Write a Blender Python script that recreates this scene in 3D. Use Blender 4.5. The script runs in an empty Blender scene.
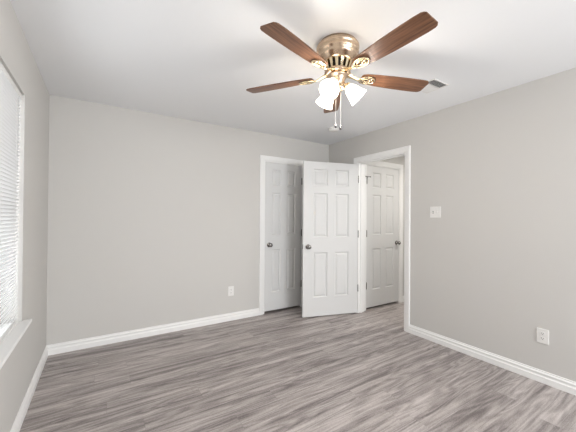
import bpy, math, random
from mathutils import Vector, Matrix

random.seed(7)
PI = math.pi
SC = bpy.context.scene
COL = SC.collection

# ------------------------------------------------------------------ camera
F, PITCH, YAW, ROLL, CAM_H = 294.63, .0070, .5667, .0072, 1.2969
cam = bpy.data.cameras.new('camera')
cam.sensor_width = 36.0
cam.lens = F / 576.0 * 36.0
cam.clip_start = .02
cam_o = bpy.data.objects.new('camera', cam)
COL.objects.link(cam_o)
fw = Vector((math.sin(YAW), math.cos(YAW), 0)); rt = Vector((math.cos(YAW), -math.sin(YAW), 0)); up = Vector((0, 0, 1))
fw2 = fw * math.cos(PITCH) + up * math.sin(PITCH); up2 = up * math.cos(PITCH) - fw * math.sin(PITCH)
r2 = rt * math.cos(ROLL) + up2 * math.sin(ROLL); u2 = up2 * math.cos(ROLL) - rt * math.sin(ROLL)
cam_o.matrix_world = Matrix(((r2.x, u2.x, -fw2.x, 0), (r2.y, u2.y, -fw2.y, 0), (r2.z, u2.z, -fw2.z, CAM_H), (0, 0, 0, 1)))
SC.camera = cam_o

# ------------------------------------------------------------------ exposure, world, lights
SC.view_settings.view_transform = 'Standard'
SC.view_settings.look = 'None'
SC.view_settings.exposure = 0.0
SC.view_settings.gamma = 1.0
SC.view_settings.use_curve_mapping = False

world = bpy.data.worlds.new('overcast_sky'); SC.world = world
world.use_nodes = True
world.node_tree.nodes['Background'].inputs[0].default_value = (.94, .97, 1.0, 1)
world.node_tree.nodes['Background'].inputs[1].default_value = 1.6

def area(name, loc, rot, sx, sy, watts, col=(1, 1, 1), spread=PI):
    l = bpy.data.lights.new(name, 'AREA'); l.shape = 'RECTANGLE'; l.size = sx; l.size_y = sy
    l.energy = watts; l.color = col; l.spread = spread
    o = bpy.data.objects.new(name, l); o.location = loc; o.rotation_euler = rot; COL.objects.link(o); return o

# daylight outside the window beside the camera; fill light at the added, unseen rear window
area('daylight_left_window', (-1.15, 1.75, 1.5), (0, -PI / 2, 0), 1.9, 1.7, 24, (.95, .98, 1.0))
area('added_rear_fill', (2.05, -2.10, 1.55), (PI / 2 - .12, 0, .55), 2.8, 1.8, 185, (.97, .985, 1.0))

# ------------------------------------------------------------------ dimensions
XL, XR, YB, YR, H = -.415, 2.991, 3.530, -1.40, 2.44
YH = 2.927            # face of the hall wall
T = .12               # wall thickness
HX2 = 4.55            # far side of the hall

# ------------------------------------------------------------------ materials
def new_mat(name, col, rough=.5, metal=0.0, spec=.5):
    m = bpy.data.materials.new(name); m.use_nodes = True
    b = m.node_tree.nodes['Principled BSDF']
    b.inputs['Base Color'].default_value = (*col, 1)
    b.inputs['Roughness'].default_value = rough
    b.inputs['Metallic'].default_value = metal
    b.inputs['Specular IOR Level'].default_value = spec
    return m

def N(m, kind, **kw):
    n = m.node_tree.nodes.new(kind)
    for k, v in kw.items(): setattr(n, k, v)
    return n

def L(m, a, b): m.node_tree.links.new(a, b)

def math_node(m, op, a, b=None, c=None):
    n = N(m, 'ShaderNodeMath', operation=op)
    for i, v in enumerate((a, b, c)):
        if v is None: continue
        if isinstance(v, (int, float)): n.inputs[i].default_value = v
        else: L(m, v, n.inputs[i])
    return n.outputs[0]

def orange_peel(m, scale, strength):
    tc = N(m, 'ShaderNodeTexCoord'); no = N(m, 'ShaderNodeTexNoise')
    no.inputs['Scale'].default_value = scale; no.inputs['Detail'].default_value = 3
    L(m, tc.outputs['Object'], no.inputs['Vector'])
    bp = N(m, 'ShaderNodeBump'); bp.inputs['Strength'].default_value = strength; bp.inputs['Distance'].default_value = .002
    L(m, no.outputs['Fac'], bp.inputs['Height']); L(m, bp.outputs['Normal'], m.node_tree.nodes['Principled BSDF'].inputs['Normal'])
    return m

M_WALL = orange_peel(new_mat('greige_wall_paint', (.63, .617, .595), .75, 0, .25), 160, .12)
M_CEIL = orange_peel(new_mat('white_ceiling_paint', (.89, .90, .915), .85, 0, .2), 120, .2)
M_TRIM = new_mat('white_trim_paint', (.90, .90, .89), .35)
M_DOOR = new_mat('white_door_paint', (.71, .712, .708), .55)
M_PLATE = new_mat('white_plastic', (.84, .83, .81), .35)
M_DARK = new_mat('dark_slot', (.02, .02, .02), .6)
M_NICKEL = new_mat('satin_nickel', (.26, .25, .24), .22, 1.0)
M_BRASS = new_mat('antique_brass', (.66, .50, .36), .27, 1.0)
M_BRASS2 = new_mat('polished_pale_brass', (.80, .66, .44), .2, 1.0)
M_BLIND = new_mat('white_vinyl_slats', (.86, .86, .86), .45)
M_SHADOW = new_mat('duct_shade', (.10, .10, .10), .8)  # shade of the vent's depth put into the colour

def mix_translucent(m, fac, col):
    nt = m.node_tree; b = nt.nodes['Principled BSDF']; out = nt.nodes['Material Output']
    tr = N(m, 'ShaderNodeBsdfTranslucent'); tr.inputs['Color'].default_value = (*col, 1)
    mx = N(m, 'ShaderNodeMixShader'); mx.inputs[0].default_value = fac
    L(m, b.outputs[0], mx.inputs[1]); L(m, tr.outputs[0], mx.inputs[2]); L(m, mx.outputs[0], out.inputs[0])
mix_translucent(M_BLIND, .15, (1, 1, 1))

# frosted, lit glass of the fan lamps
M_SHADE = new_mat('lit_frosted_glass', (.95, .93, .9), .3)
_b = M_SHADE.node_tree.nodes['Principled BSDF']
_b.inputs['Emission Color'].default_value = (1.0, .93, .82, 1)
_b.inputs['Emission Strength'].default_value = 5.0
mix_translucent(M_SHADE, .5, (1, .97, .92))
M_BULB = new_mat('glowing_bulb', (1, 1, 1), .3)
_b = M_BULB.node_tree.nodes['Principled BSDF']
_b.inputs['Emission Color'].default_value = (1.0, .86, .66, 1)
_b.inputs['Emission Strength'].default_value = 22.0

# clear window glass: lets daylight through
M_GLASS = bpy.data.materials.new('window_glass'); M_GLASS.use_nodes = True
nt = M_GLASS.node_tree; nt.nodes.remove(nt.nodes['Principled BSDF'])
_t = N(M_GLASS, 'ShaderNodeBsdfTransparent'); _g = N(M_GLASS, 'ShaderNodeBsdfGlossy'); _g.inputs['Roughness'].default_value = .02
_mx = N(M_GLASS, 'ShaderNodeMixShader'); _mx.inputs[0].default_value = .06
L(M_GLASS, _t.outputs[0], _mx.inputs[1]); L(M_GLASS, _g.outputs[0], _mx.inputs[2]); L(M_GLASS, _mx.outputs[0], nt.nodes['Material Output'].inputs[0])

def floor_material():
    m = new_mat('grey_oak_planks', (.3, .27, .25), .42, 0, .4)
    b = m.node_tree.nodes['Principled BSDF']
    tc = N(m, 'ShaderNodeTexCoord'); sep = N(m, 'ShaderNodeSeparateXYZ'); L(m, tc.outputs['Object'], sep.inputs[0])
    x, y = sep.outputs[0], sep.outputs[1]
    PW, PL = .152, 1.22
    yr = math_node(m, 'DIVIDE', y, PW); row = math_node(m, 'FLOOR', yr); fy = math_node(m, 'FRACT', yr)
    wn = N(m, 'ShaderNodeTexWhiteNoise', noise_dimensions='1D'); L(m, row, wn.inputs['W'])
    xo = math_node(m, 'ADD', math_node(m, 'DIVIDE', x, PL), wn.outputs['Value'])
    colm = math_node(m, 'FLOOR', xo); fx = math_node(m, 'FRACT', xo)
    pid = math_node(m, 'ADD', math_node(m, 'MULTIPLY', row, 17.31), math_node(m, 'MULTIPLY', colm, 5.77))
    wp = N(m, 'ShaderNodeTexWhiteNoise', noise_dimensions='1D'); L(m, pid, wp.inputs['W'])
    # plank-local grain coordinates
    def grain(sx, sy, scale, detail, dist, rough=.6, vary=37.0):
        c = N(m, 'ShaderNodeCombineXYZ')
        L(m, math_node(m, 'MULTIPLY', x, sx), c.inputs[0]); L(m, math_node(m, 'MULTIPLY', y, sy), c.inputs[1])
        L(m, math_node(m, 'MULTIPLY', wp.outputs['Value'], vary), c.inputs[2])
        n = N(m, 'ShaderNodeTexNoise'); n.inputs['Scale'].default_value = scale; n.inputs['Detail'].default_value = detail
        n.inputs['Distortion'].default_value = dist; n.inputs['Roughness'].default_value = rough
        L(m, c.outputs[0], n.inputs['Vector']); return n.outputs['Fac']
    broad = grain(.35, 7.5, 2.0, 3, .5, .6, .25)
    mid = grain(.9, 24.0, 2.0, 4, 1.2, .62)
    fine = grain(20.0, 85.0, 1.7, 4, 2.6, .8)
    # cathedral figure
    c = N(m, 'ShaderNodeCombineXYZ'); L(m, math_node(m, 'MULTIPLY', x, .9), c.inputs[0]); L(m, math_node(m, 'MULTIPLY', y, 8.0), c.inputs[1])
    L(m, math_node(m, 'MULTIPLY', wp.outputs['Value'], 11.0), c.inputs[2])
    wv = N(m, 'ShaderNodeTexNoise'); wv.inputs['Scale'].default_value = 1.3; wv.inputs['Detail'].default_value = 1
    L(m, c.outputs[0], wv.inputs['Vector'])
    rings = math_node(m, 'SINE', math_node(m, 'MULTIPLY', wv.outputs['Fac'], 60.0))
    v = math_node(m, 'MULTIPLY', math_node(m, 'SUBTRACT', broad, .5), 1.45)
    v = math_node(m, 'ADD', v, math_node(m, 'MULTIPLY', math_node(m, 'SUBTRACT', mid, .5), .65))
    v = math_node(m, 'ADD', v, math_node(m, 'MULTIPLY', math_node(m, 'SUBTRACT', fine, .5), 1.15))
    v = math_node(m, 'ADD', v, math_node(m, 'MULTIPLY', rings, .10))
    v = math_node(m, 'ADD', v, math_node(m, 'MULTIPLY', math_node(m, 'SUBTRACT', wp.outputs['Value'], .5), .10))
    v = math_node(m, 'ADD', v, .5)
    cr = N(m, 'ShaderNodeValToRGB')
    cr.color_ramp.elements[0].position = .12; cr.color_ramp.elements[0].color = (.145, .125, .122, 1)
    cr.color_ramp.elements[1].position = .92; cr.color_ramp.elements[1].color = (.62, .57, .55, 1)
    e = cr.color_ramp.elements.new(.5); e.color = (.365, .325, .310, 1)
    L(m, v, cr.inputs[0])
    # seams between planks
    def edge(fr, w):
        d = math_node(m, 'MINIMUM', fr, math_node(m, 'SUBTRACT', 1.0, fr))
        return math_node(m, 'LESS_THAN', d, w)
    seam = math_node(m, 'MAXIMUM', edge(fy, .006), edge(fx, .0009))
    mx = N(m, 'ShaderNodeMix', data_type='RGBA'); L(m, math_node(m, 'MULTIPLY', seam, .35), mx.inputs[0])
    L(m, cr.outputs[0], mx.inputs[6]); mx.inputs[7].default_value = (.10, .085, .08, 1)
    L(m, mx.outputs[2], b.inputs['Base Color'])
    bp = N(m, 'ShaderNodeBump'); bp.inputs['Strength'].default_value = .18; bp.inputs['Distance'].default_value = .001
    L(m, fine, bp.inputs['Height']); L(m, bp.outputs['Normal'], b.inputs['Normal'])
    return m
M_FLOOR = floor_material()

def blade_material():
    m = new_mat('walnut_blade', (.2, .08, .04), .38, 0, .4)
    tc = N(m, 'ShaderNodeTexCoord'); mp = N(m, 'ShaderNodeMapping'); mp.inputs['Scale'].default_value = (2.2, 45, 5)
    L(m, tc.outputs['Object'], mp.inputs[0])
    n = N(m, 'ShaderNodeTexNoise'); n.inputs['Scale'].default_value = 2.2; n.inputs['Detail'].default_value = 5; n.inputs['Distortion'].default_value = .7
    L(m, mp.outputs[0], n.inputs['Vector'])
    cr = N(m, 'ShaderNodeValToRGB')
    cr.color_ramp.elements[0].position = .3; cr.color_ramp.elements[0].color = (.075, .032, .017, 1)
    cr.color_ramp.elements[1].position = .72; cr.color_ramp.elements[1].color = (.24, .112, .058, 1)
    L(m, n.outputs['Fac'], cr.inputs[0]); L(m, cr.outputs[0], m.node_tree.nodes['Principled BSDF'].inputs['Base Color'])
    return m
M_BLADE = blade_material()

# ------------------------------------------------------------------ mesh helpers
class MB:
    def __init__(s): s.v = []; s.f = []; s.mi = []; s.sm = []
    def add(s, vs, fs, mi=0, smooth=False, mat=None):
        o = len(s.v)
        if mat is not None: vs = [mat @ Vector(p) for p in vs]
        s.v += [tuple(p) for p in vs]
        for f in fs: s.f.append(tuple(o + i for i in f)); s.mi.append(mi); s.sm.append(smooth)
        return s
    def box(s, a, b, mi=0, mat=None):
        (x0, y0, z0), (x1, y1, z1) = a, b
        vs = [(x0, y0, z0), (x1, y0, z0), (x1, y1, z0), (x0, y1, z0), (x0, y0, z1), (x1, y0, z1), (x1, y1, z1), (x0, y1, z1)]
        return s.add(vs, [(0, 3, 2, 1), (4, 5, 6, 7), (0, 1, 5, 4), (1, 2, 6, 5), (2, 3, 7, 6), (3, 0, 4, 7)], mi, False, mat)
    def lathe(s, prof, n=32, mat=None, mi=0, smooth=True):
        vs = []; fs = []
        for r, z in prof:
            for k in range(n):
                a = 2 * PI * k / n; vs.append((r * math.cos(a), r * math.sin(a), z))
        for i in range(len(prof) - 1):
            for k in range(n):
                k2 = (k + 1) % n; fs.append((i * n + k, i * n + k2, (i + 1) * n + k2, (i + 1) * n + k))
        return s.add(vs, fs, mi, smooth, mat)
    def tube(s, pts, rad, n=8, mi=0, closed=False, flat=1.0, caps=True):
        pts = [Vector(p) for p in pts]; m = len(pts); vs = []; fs = []
        ref = Vector((0, 0, 1))
        for i, p in enumerate(pts):
            a = pts[(i - 1) % m] if (closed or i > 0) else p
            b = pts[(i + 1) % m] if (closed or i < m - 1) else p
            t = (b - a).normalized()
            u = ref.cross(t)
            if u.length < 1e-3: u = Vector((1, 0, 0)).cross(t)
            u.normalize(); w = t.cross(u).normalized()
            r = rad[i] if isinstance(rad, (list, tuple)) else rad
            for k in range(n):
                an = 2 * PI * k / n; vs.append(p + u * math.cos(an) * r + w * math.sin(an) * r * flat)
        segs = m if closed else m - 1
        for i in range(segs):
            j = (i + 1) % m
            for k in range(n):
                k2 = (k + 1) % n; fs.append((i * n + k, i * n + k2, j * n + k2, j * n + k))
        if not closed and caps: fs.append(tuple(range(n - 1, -1, -1))); fs.append(tuple((m - 1) * n + k for k in range(n)))
        return s.add(vs, fs, mi, True)
    def prism(s, prof, p0, p1, nrm, mi=0, m0=0.0, m1=0.0):
        """sweep a profile (out, up) from p0 to p1 along a wall; nrm points into the room; m0/m1 mitre factors per unit of 'out'"""
        p0 = Vector(p0); p1 = Vector(p1); nrm = Vector(nrm); t = (p1 - p0).normalized(); upv = Vector((0, 0, 1))
        vs = [p0 + nrm * o + upv * u + t * (o * m0) for o, u in prof] + [p1 + nrm * o + upv * u - t * (o * m1) for o, u in prof]
        n = len(prof); fs = [(i, (i + 1) % n, n + (i + 1) % n, n + i) for i in range(n)]
        fs += [tuple(range(n - 1, -1, -1)), tuple(range(n, 2 * n))]
        return s.add(vs, fs, mi)
    def build(s, name, mats, parent=None, fix=True):
        me = bpy.data.meshes.new(name); me.from_pydata(s.v, [], s.f)
        for m in (mats if isinstance(mats, (list, tuple)) else [mats]): me.materials.append(m)
        me.polygons.foreach_set('material_index', s.mi); me.polygons.foreach_set('use_smooth', s.sm)
        if fix:
            import bmesh
            bm = bmesh.new(); bm.from_mesh(me); bmesh.ops.recalc_face_normals(bm, faces=bm.faces); bm.to_mesh(me); bm.free()
        me.update()
        o = bpy.data.objects.new(name, me); COL.objects.link(o)
        if parent: o.parent = parent
        return o

def bevel(o, w, seg=2):
    m = o.modifiers.new('bevel', 'BEVEL'); m.width = w; m.segments = seg; m.limit_method = 'ANGLE'; return o
def structure(o): o['kind'] = 'structure'; return o
def tag(o, label, cat, group=None):
    o['label'] = label; o['category'] = cat
    if group: o['group'] = group
    return o
def empty(name, loc, rz=0):
    o = bpy.data.objects.new(name, None); o.empty_display_size = .1; COL.objects.link(o); o.location = loc; o.rotation_euler = (0, 0, rz); return o

# ------------------------------------------------------------------ floor and ceiling
HY0 = -.80
structure(MB().box((XL - .16, YR - T, -.10), (HX2 + T, 4.35, 0)).build('floor', M_FLOOR))
structure(MB().box((XL - .16, YR - T, H), (HX2 + T, 4.35, H + .10)).build('ceiling', M_CEIL))

# ------------------------------------------------------------------ walls
WY0, WY1, WZ0, WZ1 = 1.24, 2.488, .620, 2.070      # left window opening
def wall_with_hole(u0, u1, h0, h1, z0, z1, box):
    mb = MB()
    box(mb, u0, h0, 0, H); box(mb, h1, u1, 0, H)
    if z0 > 0: box(mb, h0, h1, 0, z0)
    box(mb, h0, h1, z1, H)
    return mb
LT = .16
structure(wall_with_hole(YR, YB, WY0, WY1, WZ0, WZ1, lambda m, a, b, z0, z1: m.box((XL - LT, a, z0), (XL, b, z1))).build('wall_left', M_WALL))
# back wall with the closet doorway
CX0, CX1, DZ = 1.860, 2.500, 2.080
structure(wall_with_hole(XL - LT, XR + T, CX0, CX1, 0, DZ, lambda m, a, b, z0, z1: m.box((a, YB, z0), (b, YB + T, z1))).build('wall_back', M_WALL))
# right wall with the doorway to the hall
OY0, OY1 = 2.153, 2.917
structure(wall_with_hole(YR, YB, OY0, OY1, 0, DZ, lambda m, a, b, z0, z1: m.box((XR, a, z0), (XR + T, b, z1))).build('wall_right', M_WALL))
# rear wall with a wide unseen window, added to let light in
RX0, RX1, RZ0, RZ1 = .45, 2.85, .55, 2.15
structure(wall_with_hole(XL - LT, HX2 + T, RX0, RX1, RZ0, RZ1, lambda m, a, b, z0, z1: m.box((a, YR - T, z0), (b, YR, z1))).build('wall_rear', M_WALL))
# hall walls
HD0, HD1 = 3.165, 3.920
structure(wall_with_hole(XR + T, HX2, HD0, HD1, 0, DZ, lambda m, a, b, z0, z1: m.box((a, YH, z0), (b, YH + T, z1))).build('wall_hall_end', M_WALL))
structure(MB().box((HX2, YR, 0), (HX2 + T, 4.35, H)).build('wall_hall_side', M_WALL))
# dark closets behind the two closed doors
mb = MB(); mb.box((1.60, 4.25, 0), (HX2, 4.35, H)); mb.box((1.50, YB + T, 0), (1.60, 4.35, H)); mb.box((XR, YB + T, 0), (XR + T, 4.25, H))
structure(mb.build('wall_closet', M_WALL))

# ------------------------------------------------------------------ baseboards
BP = [(0, 0), (.016, 0), (.016, .046), (.0125, .051), (.0105, .058), (.0105, .066), (.0135, .069), (.0135, .075), (.0095, .080), (.0060, .086), (.0060, .0935), (0, .0945)]
CW, CT = .066, .016       # casing width and thickness
structure(MB().prism(BP, (XL, YB, 0), (CX0 + .006 - CW, YB, 0), (0, -1, 0), m0=1).prism(BP, (CX1 - .006 + CW, YB, 0), (XR, YB, 0), (0, -1, 0), m1=1).build('baseboard_back', M_TRIM))
structure(MB().prism(BP, (XL, YR, 0), (XL, YB, 0), (1, 0, 0), m0=1, m1=1).build('baseboard_left', M_TRIM))
structure(MB().prism(BP, (XR, YR, 0), (XR, OY0 + .006 - CW + .012, 0), (-1, 0, 0), m0=1).prism(BP, (XR, OY1 - .006 + CW, 0), (XR, YB, 0), (-1, 0, 0), m1=1).build('baseboard_right', M_TRIM))
structure(MB().prism(BP, (XL, YR, 0), (XR, YR, 0), (0, 1, 0), m0=1, m1=1).build('baseboard_rear', M_TRIM))
structure(MB().prism(BP, (HD1 - .006 + CW, YH, 0), (HX2, YH, 0), (0, -1, 0), m1=1).prism(BP, (HX2, YR, 0), (HX2, YH, 0), (-1, 0, 0), m1=1).prism(BP, (XR + T, YR, 0), (XR + T, OY0 + .006 - CW, 0), (1, 0, 0)).build('baseboard_hall', M_TRIM))

# ------------------------------------------------------------------ door casings (frame built in local x along wall, y out of wall, z up)
CP = [(0, 0), (0, .009), (.010, .012), (.016, .0105), (.024, .0145), (.050, CT), (.062, CT), (CW, .012), (CW, 0)]   # (across, out) from the opening outwards
def casing(mb, a, b, top, mat, reveal=.006):
    """U shaped mitred moulding around an opening a..b, height top; local y = out of the wall towards the viewer (negative y)"""
    a -= -reveal * -1; n = len(CP)
    a0, b0, t0 = a, b, top
    rings = []
    for path in range(4):
        ring = []
        for w, o in CP:
            if path == 0: p = (a0 - w, -o, 0)
            elif path == 1: p = (a0 - w, -o, t0 + w)
            elif path == 2: p = (b0 + w, -o, t0 + w)
            else: p = (b0 + w, -o, 0)
            ring.append(p)
        rings.append(ring)
    vs = [p for r in rings for p in r]; fs = []
    for i in range(3):
        for k in range(n):
            k2 = (k + 1) % n; fs.append((i * n + k, i * n + k2, (i + 1) * n + k2, (i + 1) * n + k))
    fs += [tuple(range(n)), tuple(range(3 * n, 4 * n))]
    mb.add(vs, fs, 0, False, mat)
JT = .018
def frame_set(name, o0, o1, top, mat, depth, stop_y, both=True):
    """jamb boards, stops and casing; o0..o1 rough opening in local x, wall face at local y=0, wall occupies y 0..depth"""
    mb = MB(); e = .0
    mb.box((o0, -.0, 0), (o0 + JT, depth, top), mat=mat); mb.box((o1 - JT, 0, 0), (o1, depth, top), mat=mat)
    mb.box((o0 + JT, 0, top - JT), (o1 - JT, depth, top), mat=mat)
    s0, s1 = stop_y
    mb.box((o0 + JT, s0, 0), (o0 + JT + .011, s1, top - JT), mat=mat); mb.box((o1 - JT - .011, s0, 0), (o1 - JT, s1, top - JT), mat=mat)
    mb.box((o0 + JT + .011, s0, top - JT - .011), (o1 - JT - .011, s1, top - JT), mat=mat)
    casing(mb, o0 + JT - .012, o1 - JT + .012, top - JT + .012, mat)
    return structure(mb.build(name, M_TRIM))
frame_set('trim_1', CX0, CX1, DZ, Matrix.Translation((0, YB, 0)), T, (.038, .075))
mat_r = Matrix.Translation((XR, 0, 0)) @ Matrix.Rotation(-PI / 2, 4, 'Z')      # local x -> -y, local y -> +x
frame_set('trim_2', -OY1, -OY0, DZ, mat_r, T, (.040, .078))
frame_set('trim_3', HD0, HD1, DZ, Matrix.Translation((0, YH, 0)), T, (.038, .075))

# ------------------------------------------------------------------ six panel doors
def door_leaf(W, HT, TH, stile, mull, rows):
    """leaf in local x 0..W, y 0 (front) .. TH, z 0..HT, both faces panelled"""
    mb = MB(); pw = (W - 2 * stile - mull) / 2
    cols = [(stile, stile + pw), (W - stile - pw, W - stile)]
    xs = sorted({0, W, *[c for cc in cols for c in cc]}); zs = sorted({0, HT, *[c for rr in rows for c in rr]})
    for side in (0, 1):
        def P(x, z, d): return (x, d if side == 0 else TH - d, z)
        for i in range(len(xs) - 1):
            for j in range(len(zs) - 1):
                x0, x1, z0, z1 = xs[i], xs[i + 1], zs[j], zs[j + 1]
                if (x0, x1) in cols and (z0, z1) in rows:
                    steps = [(0, 0), (.004, .005), (.010, .012), (.018, .012), (.036, .0030), (.040, .0022)]
                    vs = []
                    for ins, d in steps:
                        vs += [P(x0 + ins, z0 + ins, d), P(x1 - ins, z0 + ins, d), P(x1 - ins, z1 - ins, d), P(x0 + ins, z1 - ins, d)]
                    fs = []
                    for s in range(len(steps) - 1):
                        for k in range(4):
                            k2 = (k + 1) % 4; fs.append((4 * s + k, 4 * s + k2, 4 * s + 4 + k2, 4 * s + 4 + k))
                    e = 4 * (len(steps) - 1); fs.append((e, e + 1, e + 2, e + 3))
                    mb.add(vs, fs)
                else:
                    mb.add([P(x0, z0, 0), P(x1, z0, 0), P(x1, z1, 0), P(x0, z1, 0)], [(0, 1, 2, 3)])
    for a, b in zip(xs[:-1], xs[1:]):
        for z in (0, HT): mb.add([(a, 0, z), (b, 0, z), (b, TH, z), (a, TH, z)], [(0, 1, 2, 3)])
    for a, b in zip(zs[:-1], zs[1:]):
        for x in (0, W): mb.add([(x, 0, a), (x, 0, b), (x, TH, b), (x, TH, a)], [(0, 1, 2, 3)])
    # weld
    idx = {}; mp = []; nv = []
    for p in mb.v:
        k = tuple(round(c, 5) for c in p)
        if k not in idx: idx[k] = len(nv); nv.append(p)
        mp.append(idx[k])
    mb.v = nv; mb.f = [tuple(mp[i] for i in f) for f in mb.f]
    return mb
KNOB = [(0, 0), (.0325, 0), (.0325, .004), (.029, .008), (.017, .010), (.0125, .014), (.0115, .026), (.015, .033), (.0235, .040), (.0275, .049), (.0265, .058), (.020, .0655), (.010, .069), (0, .0695)]
ROWS = [(.245, .835), (1.035, 1.615), (1.715, 1.935)]
def make_door(name, W, stile, mull, loc, rz, knob_x, hinge_x, z0=.029, thick=.035, hinge_side=-1, knob_both=True):
    t = empty(name, loc, rz); t['kind'] = 'structure'
    lf = door_leaf(W, 2.03, thick, stile, mull, ROWS).build('door_panel', M_DOOR, t); lf.location = (0, 0, z0)
    for sgn in ((1, -1) if knob_both else (1,)):
        m = Matrix.Translation((knob_x, 0 if sgn == 1 else thick, .930)) @ Matrix.Rotation(PI / 2 * sgn, 4, 'X')
        MB().lathe(KNOB, 28, m).build('doorknob', M_NICKEL, t)
    # latch plate on the edge
    ex = 0 if knob_x < W / 2 else W
    MB().box((ex - .0012, thick / 2 - .012, .93 - .028), (ex + .0012, thick / 2 + .012, .93 + .028)).build('latch_plate', M_NICKEL, t)
    return t
def hinges(t, x, y, zs=(.345, 1.085, 1.835), leaf=None, stop=False):
    for i, z in enumerate(zs):
        mb = MB(); pts = [(x, y, z - .047), (x, y, z - .044), (x, y, z + .044), (x, y, z + .047)]
        mb.lathe([(0, -.049), (.003, -.049), (.0058, -.045), (.0058, -.015), (.0050, -.0145), (.0058, -.014), (.0058, .014), (.0050, .0145), (.0058, .015), (.0058, .045), (.003, .050), (0, .051)], 12, Matrix.Translation((x, y, z)))
        if leaf: (a, b) = leaf; mb.box((min(a[0], b[0]), min(a[1], b[1]), z - .044), (max(a[0], b[0]), max(a[1], b[1]), z + .044))
        h = mb.build('hinge', M_NICKEL, t)
        if stop and i == 2:
            s = MB(); s.tube([(x - .038, y - .016, z + .057), (x + .050, y - .016, z + .057)], .0038, 10)
            s.lathe([(0, -.004), (.008, -.004), (.008, .004), (0, .004)], 12, Matrix.Translation((x - .040, y - .016, z + .057)) @ Matrix.Rotation(PI / 2, 4, 'Y'))
            s.lathe([(0, -.004), (.008, -.004), (.008, .004), (0, .004)], 12, Matrix.Translation((x + .052, y - .016, z + .057)) @ Matrix.Rotation(PI / 2, 4, 'Y'))
            s.lathe([(.0035, -.004), (.012, -.004), (.012, .006), (.0035, .006)], 12, Matrix.Translation((x, y - .006, z + .055)))
            s.build('door_stop', M_NICKEL, h)

# closet door (closed, knob left, hinges right)
cw = CX1 - CX0 - 2 * JT - .006
d1 = make_door('door_1', cw, .108, .100, (CX0 + JT + .003, YB + .003, 0), 0, .064, cw)
hinges(d1, cw + .001, -.006)
# bedroom door, swung open into the room about 107 degrees
OW = .792; ANG = .280
HP = Vector((XR - .012, OY1 - JT - .003, 0))
# local x runs from the hinge edge to the free edge; local y=0 is the face seen by the camera
t2 = empty('door_2', HP, PI - ANG); t2['kind'] = 'structure'
lf = door_leaf(OW, 2.03, .035, .140, .105, ROWS)
lf.v = [(x, -y, z) for x, y, z in lf.v]
lf = lf.build('door_panel', M_DOOR, t2); lf.location = (0, 0, .012)
for sgn in (1, -1):
    m = Matrix.Translation((OW - .066, 0 if sgn == -1 else -.035, .925)) @ Matrix.Rotation(PI / 2 * sgn, 4, 'X')
    MB().lathe(KNOB, 28, m).build('doorknob', M_NICKEL, t2)
MB().box((OW - .001, -.0295, .925 - .028), (OW + .0012, -.0055, .925 + .028)).build('latch_plate', M_NICKEL, t2)
for z in (.345, 1.085, 1.835):
    MB().lathe([(0, -.049), (.003, -.049), (.0058, -.045), (.0058, .045), (.003, .050), (0, .051)], 12, Matrix.Translation((-.0065, -.001, z))).box((-.0062, -.030, z - .044), (.0008, -.001, z + .044)).build('hinge', M_NICKEL, t2)
# hall closet door (closed, knob right, hinges left)
hw = HD1 - HD0 - 2 * JT - .006
d3 = make_door('door_3', hw, .125, .105, (HD0 + JT + .003, YH + .003, 0), 0, hw - .055, 0)
hinges(d3, -.001, -.006, stop=True)
tag(d1, 'narrow white six-panel closet door, shut, in the back wall', 'door')
tag(t2, 'white six-panel bedroom door standing wide open into the room', 'door')
tag(d3, 'white six-panel door, shut, seen through the doorway in the hall', 'door')

# ------------------------------------------------------------------ window in the left wall
def window(name, y0, y1, z0, z1, xo, rot=None):
    """sash window; local: u along wall, v outward depth"""
    t = empty(name, (0, 0, 0)); t['kind'] = 'structure'
    return t
w1 = empty('window_1', (XL - LT + .03, (WY0 + WY1) / 2, WZ0)); w1['kind'] = 'structure'
hwid = (WY1 - WY0) / 2; wh = WZ1 - WZ0
def sash(t, axis, hw_, h_):
    def bx(mb, u0, u1, z0, z1, d0, d1):
        if axis == 'y': mb.box((d0, u0, z0), (d1, u1, z1))
        else: mb.box((u0, d0, z0), (u1, d1, z1))
    fr = MB(); f = .045
    bx(fr, -hw_, -hw_ + f, 0, h_, -.02, .02); bx(fr, hw_ - f, hw_, 0, h_, -.02, .02)
    bx(fr, -hw_ + f, hw_ - f, 0, f, -.02, .02); bx(fr, -hw_ + f, hw_ - f, h_ - f, h_, -.02, .02)
    bx(fr, -hw_ + f, hw_ - f, h_ / 2 - .02, h_ / 2 + .02, -.02, .02)
    fr.build('window_frame', M_TRIM, t)
    g = MB(); bx(g, -hw_ + f, hw_ - f, f, h_ / 2 - .02, -.003, .003); bx(g, -hw_ + f, hw_ - f, h_ / 2 + .02, h_ - f, -.003, .003)
    g.build('window_glass', M_GLASS, t)
sash(w1, 'y', hwid, wh)
w2 = empty('added_rear_window', ((RX0 + RX1) / 2, YR - T + .03, RZ0)); w2['kind'] = 'structure'  # unseen window behind the camera, added as a light source
sash(w2, 'x', (RX1 - RX0) / 2, RZ1 - RZ0)
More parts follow.
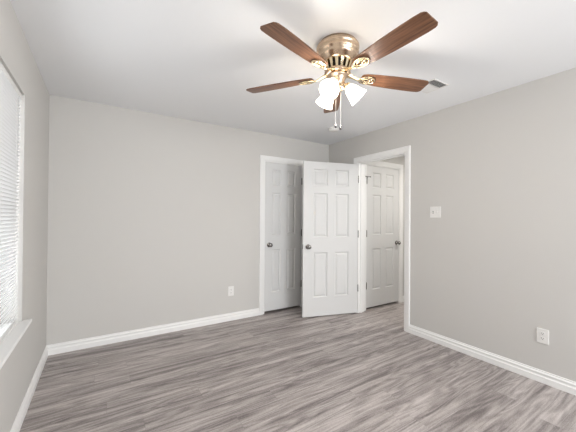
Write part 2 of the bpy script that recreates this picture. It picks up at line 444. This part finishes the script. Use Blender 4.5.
# sill board (stool) with ears and an apron under it
mb = MB(); ear = .058
ol = [(XL - LT + .052, WY0 + .001), (XL - .0005, WY0 + .001), (XL + .0005, WY0 - ear), (XL + .046, WY0 - ear), (XL + .046, WY1 + ear - .03), (XL + .0005, WY1 + ear - .03), (XL - .0005, WY1 - .001), (XL - LT + .052, WY1 - .001)]
mb.add([(x, y, WZ0 - .010) for x, y in ol] + [(x, y, WZ0 + .010) for x, y in ol], [tuple(range(8)), tuple(range(8, 16))] + [(i, (i + 1) % 8, 8 + (i + 1) % 8, 8 + i) for i in range(8)])
sill = bevel(mb.build('trim_4', M_TRIM), .004, 2); structure(sill)
mb = MB().box((XL, WY0 - ear + .02, WZ0 - .052), (XL + .014, WY1 + ear - .05, WZ0 - .010)); structure(bevel(mb.build('trim_5', M_TRIM), .003))

# mini blind inside the recess
bl = empty('window_blind', (XL - .026, (WY0 + WY1) / 2, WZ0 + .010))
tag(bl, 'white horizontal mini blind, lowered and tilted shut, in the left window', 'blind')
bh = WZ1 - WZ0 - .010; bw = hwid - .008
bevel(MB().box((-.0135, -bw, bh - .030), (.0135, bw, bh - .002)).build('headrail', M_PLATE, bl), .002)
mb = MB(); n = 0; z = .0205; pitch = .0212; tilt = math.radians(55)
while z < bh - .035:
    vs = []; W_ = .0125
    for yy in (-bw, bw):
        for k in range(5):
            u = -1 + 2 * k / 4; cx = u * W_; cz = .0032 * (1 - u * u)
            vs.append((cx * math.cos(tilt) - cz * math.sin(tilt), yy, z + cx * math.sin(tilt) + cz * math.cos(tilt)))
    vs2 = [(a + .0004, b, c + .0006) for a, b, c in vs]
    fs = [(k, k + 1, 5 + k + 1, 5 + k) for k in range(4)]
    fs2 = [(10 + a, 10 + b, 10 + c, 10 + d) for a, b, c, d in fs]
    side = [(0, 5, 15, 10), (4, 9, 19, 14)] + [(k, k + 1, 11 + k, 10 + k) for k in range(4)] + [(5 + k, 6 + k, 16 + k, 15 + k) for k in range(4)]
    mb.add(vs + vs2, fs + fs2 + side, 0, False); z += pitch
mb.build('slats', M_BLIND, bl)
bevel(MB().box((-.0115, -bw, .0005), (.0115, bw, .0105)).build('bottom_rail', M_PLATE, bl), .002)
for yy in (-bw + .12, 0, bw - .12):
    MB().tube([(.0135, yy, .010), (.0135, yy, bh - .02)], .0008, 6).build('ladder_cord', M_PLATE, bl)
MB().tube([(.020, -bw + .07, bh - .03), (.022, -bw + .07, bh - .60)], .004, 8).build('tilt_wand', M_PLATE, bl)

# ------------------------------------------------------------------ ceiling fan
FX, FY, FZ = 1.303, 1.455, 2.234
fan = empty('ceiling_fan', (FX, FY, H))
tag(fan, 'brass five-blade hugger ceiling fan with walnut blades and three lit glass shades', 'ceiling fan')
Z = lambda z: z - H
mb = MB().lathe([(0, Z(2.4398)), (.122, Z(2.4398)), (.124, Z(2.428)), (.135, Z(2.422)), (.1385, Z(2.416)), (.1385, Z(2.404)), (.134, Z(2.399)), (.1335, Z(2.386)), (.1365, Z(2.382)), (.1365, Z(2.374)),
                 (.130, Z(2.369)), (.128, Z(2.350)), (.123, Z(2.338)), (.113, Z(2.330)), (.106, Z(2.318)), (.098, Z(2.312)), (0, Z(2.312))], 64)
mb.build('motor_housing', M_BRASS, fan)
mb = MB().lathe([(.062, Z(2.314)), (.062, Z(2.262)), (.0, Z(2.262))], 40)
mb.build('vent_collar', M_DARK, fan)
mb = MB()
for k in range(16):
    a = 2 * PI * k / 16; m = Matrix.Rotation(a, 4, 'Z')
    mb.add([(.070, -.0075, Z(2.315)), (.098, -.010, Z(2.315)), (.080, -.0075, Z(2.262)), (.062, -.005, Z(2.262)), (.070, .0075, Z(2.315)), (.098, .010, Z(2.315)), (.080, .0075, Z(2.262)), (.062, .005, Z(2.262))],
           [(0, 1, 2, 3), (4, 7, 6, 5), (0, 4, 5, 1), (1, 5, 6, 2), (2, 6, 7, 3), (3, 7, 4, 0)], 0, False, m)
mb.build('vent_fins', M_BRASS2, fan)
MB().lathe([(0, Z(2.263)), (.080, Z(2.263)), (.085, Z(2.258)), (.085, Z(2.246)), (.074, Z(2.236)), (.0, Z(2.236))], 48).build('flywheel', M_BRASS, fan)
MB().lathe([(0, Z(2.237)), (.064, Z(2.237)), (.067, Z(2.231)), (.066, Z(2.224)), (.058, Z(2.219)), (.055, Z(2.207)), (.046, Z(2.190)), (.038, Z(2.178)), (.036, Z(2.160)),
            (.042, Z(2.156)), (.042, Z(2.146)), (.030, Z(2.138)), (.012, Z(2.130)), (.010, Z(2.120)), (0, Z(2.117))], 40).build('light_kit_body', M_BRASS, fan)

def blade_mesh():
    mb = MB(); R0, R1 = .165, .662
    top = [(R0, .030), (R0 + .008, .040), (R0 + .03, .0475), (R0 + .12, .0555), (R0 + .24, .0615), (R0 + .36, .0640), (R1 - .06, .0640), (R1 - .022, .0615), (R1 - .008, .055), (R1, .044)]
    ol = top + [(x, -y) for x, y in reversed(top)]
    n = len(ol); t = .0032
    vs = [(x, y, t) for x, y in ol] + [(x, y, -t) for x, y in ol]
    # quads across the blade
    fs = []; h = len(top)
    for i in range(h - 1):
        fs.append((i, i + 1, n - 2 - i, n - 1 - i)); fs.append((n + i, n + n - 1 - i, n + n - 2 - i, n + i + 1))
    fs += [(i, (i + 1) % n, n + (i + 1) % n, n + i) for i in range(n)]
    mb.add(vs, fs); return mb
def iron_mesh():
    mb = MB()
    # arm from the flywheel out to the blade
    mb.tube([(.060, 0, .012), (.085, 0, .010), (.110, 0, .001), (.140, 0, -.010), (.175, 0, -.013)], [.026, .023, .015, .013, .016], 12, flat=.40)
    # open oval scroll plate under the blade root
    def oval(cx, a, b, k=28, z=-.010): return [(cx + a * math.cos(2 * PI * i / k), b * math.sin(2 * PI * i / k), z) for i in range(k)]
    mb.tube(oval(.213, .052, .034), .0058, 8, closed=True, flat=.7)
    mb.tube(oval(.200, .022, .013, 18), .0045, 8, closed=True, flat=.7)
    mb.tube([(.222, 0, -.010), (.262, 0, -.010)], .006, 8, flat=.6)
    for s in (1, -1):
        mb.tube([(.178, s * .004, -.010), (.196, s * .020, -.010), (.222, s * .022, -.010), (.240, s * .010, -.010)], .0042, 8, flat=.7)
        mb.lathe([(0, -.004), (.005, -.003), (.006, 0), (.006, .006), (0, .006)], 10, Matrix.Translation((.235, s * .018, -.012)))
    mb.lathe([(0, -.005), (.006, -.003), (.007, 0), (.007, .006), (0, .006)], 10, Matrix.Translation((.178, 0, -.014)))
    return mb
bme = ime = None
TH0 = 3.4418; BP_ = -.1844
for k in range(5):
    if k == 0:
        b = blade_mesh().build('blade', M_BLADE, fan); ir = iron_mesh().build('blade_iron', M_BRASS2, fan); bme, ime = b, ir
    else:
        b = bme.copy(); ir = ime.copy()
        for o in (b, ir): COL.objects.link(o); o.parent = fan
    for o in (b, ir):
        o.rotation_mode = 'XYZ'
        a = TH0 + k * 2 * PI / 5
        mm = Matrix.Translation((0, 0, FZ - H)) @ Matrix.Rotation(a, 4, 'Z') @ Matrix.Rotation(BP_, 4, 'X')
        o.matrix_local = mm
# three lamp arms with bell shades
SHADE = [(.021, 0), (.023, .004), (.030, .012), (.039, .028), (.045, .048), (.0505, .070), (.0560, .090), (.0615, .103), (.0635, .107)]
inner = [(r - .0028, z) for r, z in reversed(SHADE)]
for k in range(3):
    a = math.radians(-32.4 - 120 * k)
    base = Matrix.Translation((0, 0, 0)) @ Matrix.Rotation(a, 4, 'Z')
    ca, sa = math.cos(a), math.sin(a)
    P = lambda r, z: (r * ca, r * sa, Z(z))
    MB().tube([P(.030, 2.178), P(.042, 2.182), P(.052, 2.176), P(.060, 2.167)], [.010, .009, .009, .012], 12).build('lamp_arm', M_BRASS, fan)
    # axis of the shade: outward and 43 degrees down
    el = math.radians(44)
    axis_m = Matrix.Translation(P(.062, 2.166)) @ Matrix.Rotation(a, 4, 'Z') @ Matrix.Rotation(PI / 2 + el, 4, 'Y')
    MB().lathe([(0, -.012), (.018, -.012), (.024, -.004), (.026, .006), (.024, .010), (0, .010)], 28, axis_m).build('lamp_holder', M_BRASS2, fan)
    sh = MB().lathe([(r, z + .006) for r, z in SHADE + inner], 40, axis_m).build('lamp_shade', M_SHADE, fan)
    MB().lathe([(0, .010), (.012, .012), (.014, .026), (.024, .046), (.029, .064), (.026, .080), (.016, .090), (0, .094)], 24, axis_m).build('bulb', M_BULB, sh)
    pl = bpy.data.lights.new('lamp_glow', 'POINT'); pl.energy = 12.0; pl.color = (1.0, .94, .87); pl.shadow_soft_size = .05
    po = bpy.data.objects.new('lamp_glow', pl); COL.objects.link(po); po.parent = fan
    po.location = axis_m @ Vector((0, 0, .106))
# pull chains with fobs
for dx, zend, fob in ((-.010, 1.890, 0), (.022, 1.878, 1)):
    X, Y_ = dx * math.cos(math.radians(-32.4)) , dx * math.sin(math.radians(-32.4))
    mb = MB(); z = 2.135; 
    mb.tube([(X, Y_, Z(2.15)), (X, Y_, Z(zend + .03))], .0011, 6)
    while z > zend + .03:
        mb.lathe([(0, -.0018), (.0018, 0), (0, .0018)], 6, Matrix.Translation((X, Y_, Z(z)))); z -= .0052
    c = mb.build('pull_chain', M_PLATE, fan)
    MB().lathe([(0, .032), (.003, .031), (.004, .024), (.0075, .016), (.0085, .008), (.006, .001), (0, 0)], 16, Matrix.Translation((X, Y_, Z(zend)))).build('chain_fob', M_NICKEL, c)

# ------------------------------------------------------------------ smoke detector and ceiling vent
sd = empty('smoke_detector', (2.487, 2.840, H))
tag(sd, 'round white smoke detector on the ceiling near the back corner', 'smoke detector')
MB().lathe([(0, 0), (.068, 0), (.068, -.008), (0, -.008)], 40).build('mounting_plate', M_PLATE, sd)
MB().lathe([(0, -.008), (.062, -.008), (.064, -.022), (.058, -.034), (.045, -.038), (.030, -.040), (0, -.040)], 40).build('cover', M_PLATE, sd)

VX0, VX1, VY0, VY1 = 2.276, 2.482, 1.374, 1.575
vt = empty('air_vent', ((VX0 + VX1) / 2, (VY0 + VY1) / 2, H))
tag(vt, 'small white two-way louvred air vent in the ceiling by the right-hand fan blade', 'air vent')
cx, cy = (VX0 + VX1) / 2, (VY0 + VY1) / 2
hx, hy = (VX1 - VX0) / 2, (VY1 - VY0) / 2
mb = MB(); fw_ = .011; zt, zb = -.0005, -.007
mb.box((-hx, -hy, zb), (hx, -hy + fw_, zt)); mb.box((-hx, hy - fw_, zb), (hx, hy, zt))
mb.box((-hx, -hy + fw_, zb), (-hx + fw_, hy - fw_, zt)); mb.box((hx - fw_, -hy + fw_, zb), (hx, hy - fw_, zt))
ym = 1.457 - cy
mb.box((-hx + fw_, ym - .008, zb), (hx - fw_, ym + .008, zt))
bevel(mb.build('vent_frame', M_PLATE, vt), .0015)
MB().box((-hx + .004, -hy + .004, -.002), (hx - .004, hy - .004, -.0006)).build('shade_sheet', M_SHADOW, vt)  # flat sheet, coloured dark in place of the shaded duct interior
mb = MB()
def louvre(y, tl):
    m = Matrix.Translation((0, y, -.0062)) @ Matrix.Rotation(tl, 4, 'X')
    mb.box((-hx + fw_, -.0045, -.0004), (hx - fw_, .0045, .0004), mat=m)
y = -hy + fw_ + .007
while y < ym - .010: louvre(y, math.radians(48)); y += .0105
y = ym + .014
while y < hy - fw_ - .003: louvre(y, math.radians(-35)); y += .0105
mb.build('louvres', M_PLATE, vt)

# ------------------------------------------------------------------ light switch and sockets (local: x along wall, -y out of the wall)
def plate(t, w, h):
    bevel(MB().box((-w / 2, -.006, -h / 2), (w / 2, 0, h / 2)).build('cover_plate', M_PLATE, t), .003, 2)
def screws(t, pts):
    for x, z in pts:
        MB().lathe([(0, 0), (.0033, 0), (.0033, .001), (0, .0014)], 12, Matrix.Translation((x, -.006, z)) @ Matrix.Rotation(PI / 2, 4, 'X')).build('screw', M_PLATE, t)
sw = empty('light_switch', (XR, 1.7935, 1.370), -PI / 2)
tag(sw, 'white double-toggle light switch plate on the right wall', 'light switch')
plate(sw, .118, .117)
for sx in (-.023, .023):
    tg = MB().box((sx - .0055, -.0075, -.0125), (sx + .0055, -.006, .0125)).build('switch_slot', M_SHADOW if sx < 0 else M_PLATE, sw)
    m = Matrix.Translation((sx, -.009, 0)) @ Matrix.Rotation(math.radians(28 if sx < 0 else -28), 4, 'X')
    MB().box((-.004, -.009, -.005), (.004, .004, .005), mat=m).build('toggle', M_PLATE, sw)
screws(sw, [(-.023, .030), (-.023, -.030), (.023, .030), (.023, -.030)])
def outlet(loc, rz, w, h, label):
    t = empty('electrical_outlet', loc, rz); tag(t, label, 'outlet')
    plate(t, w, h)
    for sz in (.0195, -.0195):
        o = MB(); ol = []
        for k in range(24):
            a = 2 * PI * k / 24; ol.append((.0172 * math.cos(a), max(-.0135, min(.0135, .0172 * math.sin(a)))))
        n = len(ol); vs = [(x, -.0085, sz + z) for x, z in ol] + [(x, -.006, sz + z) for x, z in ol]
        o.add(vs, [tuple(range(n))] + [(i, (i + 1) % n, n + (i + 1) % n, n + i) for i in range(n)])
        r = o.build('receptacle', M_PLATE, t)
        s = MB(); s.box((-.0075, -.0089, sz - .001), (-.0052, -.0084, sz + .0085)); s.box((.0052, -.0089, sz - .001), (.0075, -.0084, sz + .0075))
        s.lathe([(0, 0), (.0028, 0), (.0028, .0006), (0, .0006)], 12, Matrix.Translation((0, -.0084, sz - .007)) @ Matrix.Rotation(PI / 2, 4, 'X'))
        s.build('slots', M_DARK, r)
    screws(t, [(0, 0)])
    return t
outlet((XR, .895, .369), -PI / 2, .078, .117, 'white duplex power outlet low on the right wall')
outlet((1.399, YB, .370), 0, .076, .120, 'white duplex power outlet low on the back wall left of the closet')

# ------------------------------------------------------------------ unseen ceiling lamp, added to brighten the hall
hl = empty('added_hall_lamp', (3.80, 1.85, H)); tag(hl, 'round white flush ceiling lamp added out of view to light the hall', 'ceiling lamp')
MB().lathe([(0, 0), (.15, 0), (.15, -.018), (0, -.018)], 32).build('lamp_base', M_BRASS, hl)
M_DOME = new_mat('lit_dome', (.9, .9, .9), .4)
_b = M_DOME.node_tree.nodes['Principled BSDF']; _b.inputs['Emission Color'].default_value = (1, .95, .88, 1); _b.inputs['Emission Strength'].default_value = 2.0
MB().lathe([(.14, -.018), (.135, -.045), (.10, -.075), (.05, -.090), (0, -.094)], 32).build('lamp_dome', M_DOME, hl)
p = area('added_hall_fill', (3.80, 1.85, H - .10), (0, 0, 0), .28, .28, 20, (1, .96, .90))  # fill light below the added hall lamp
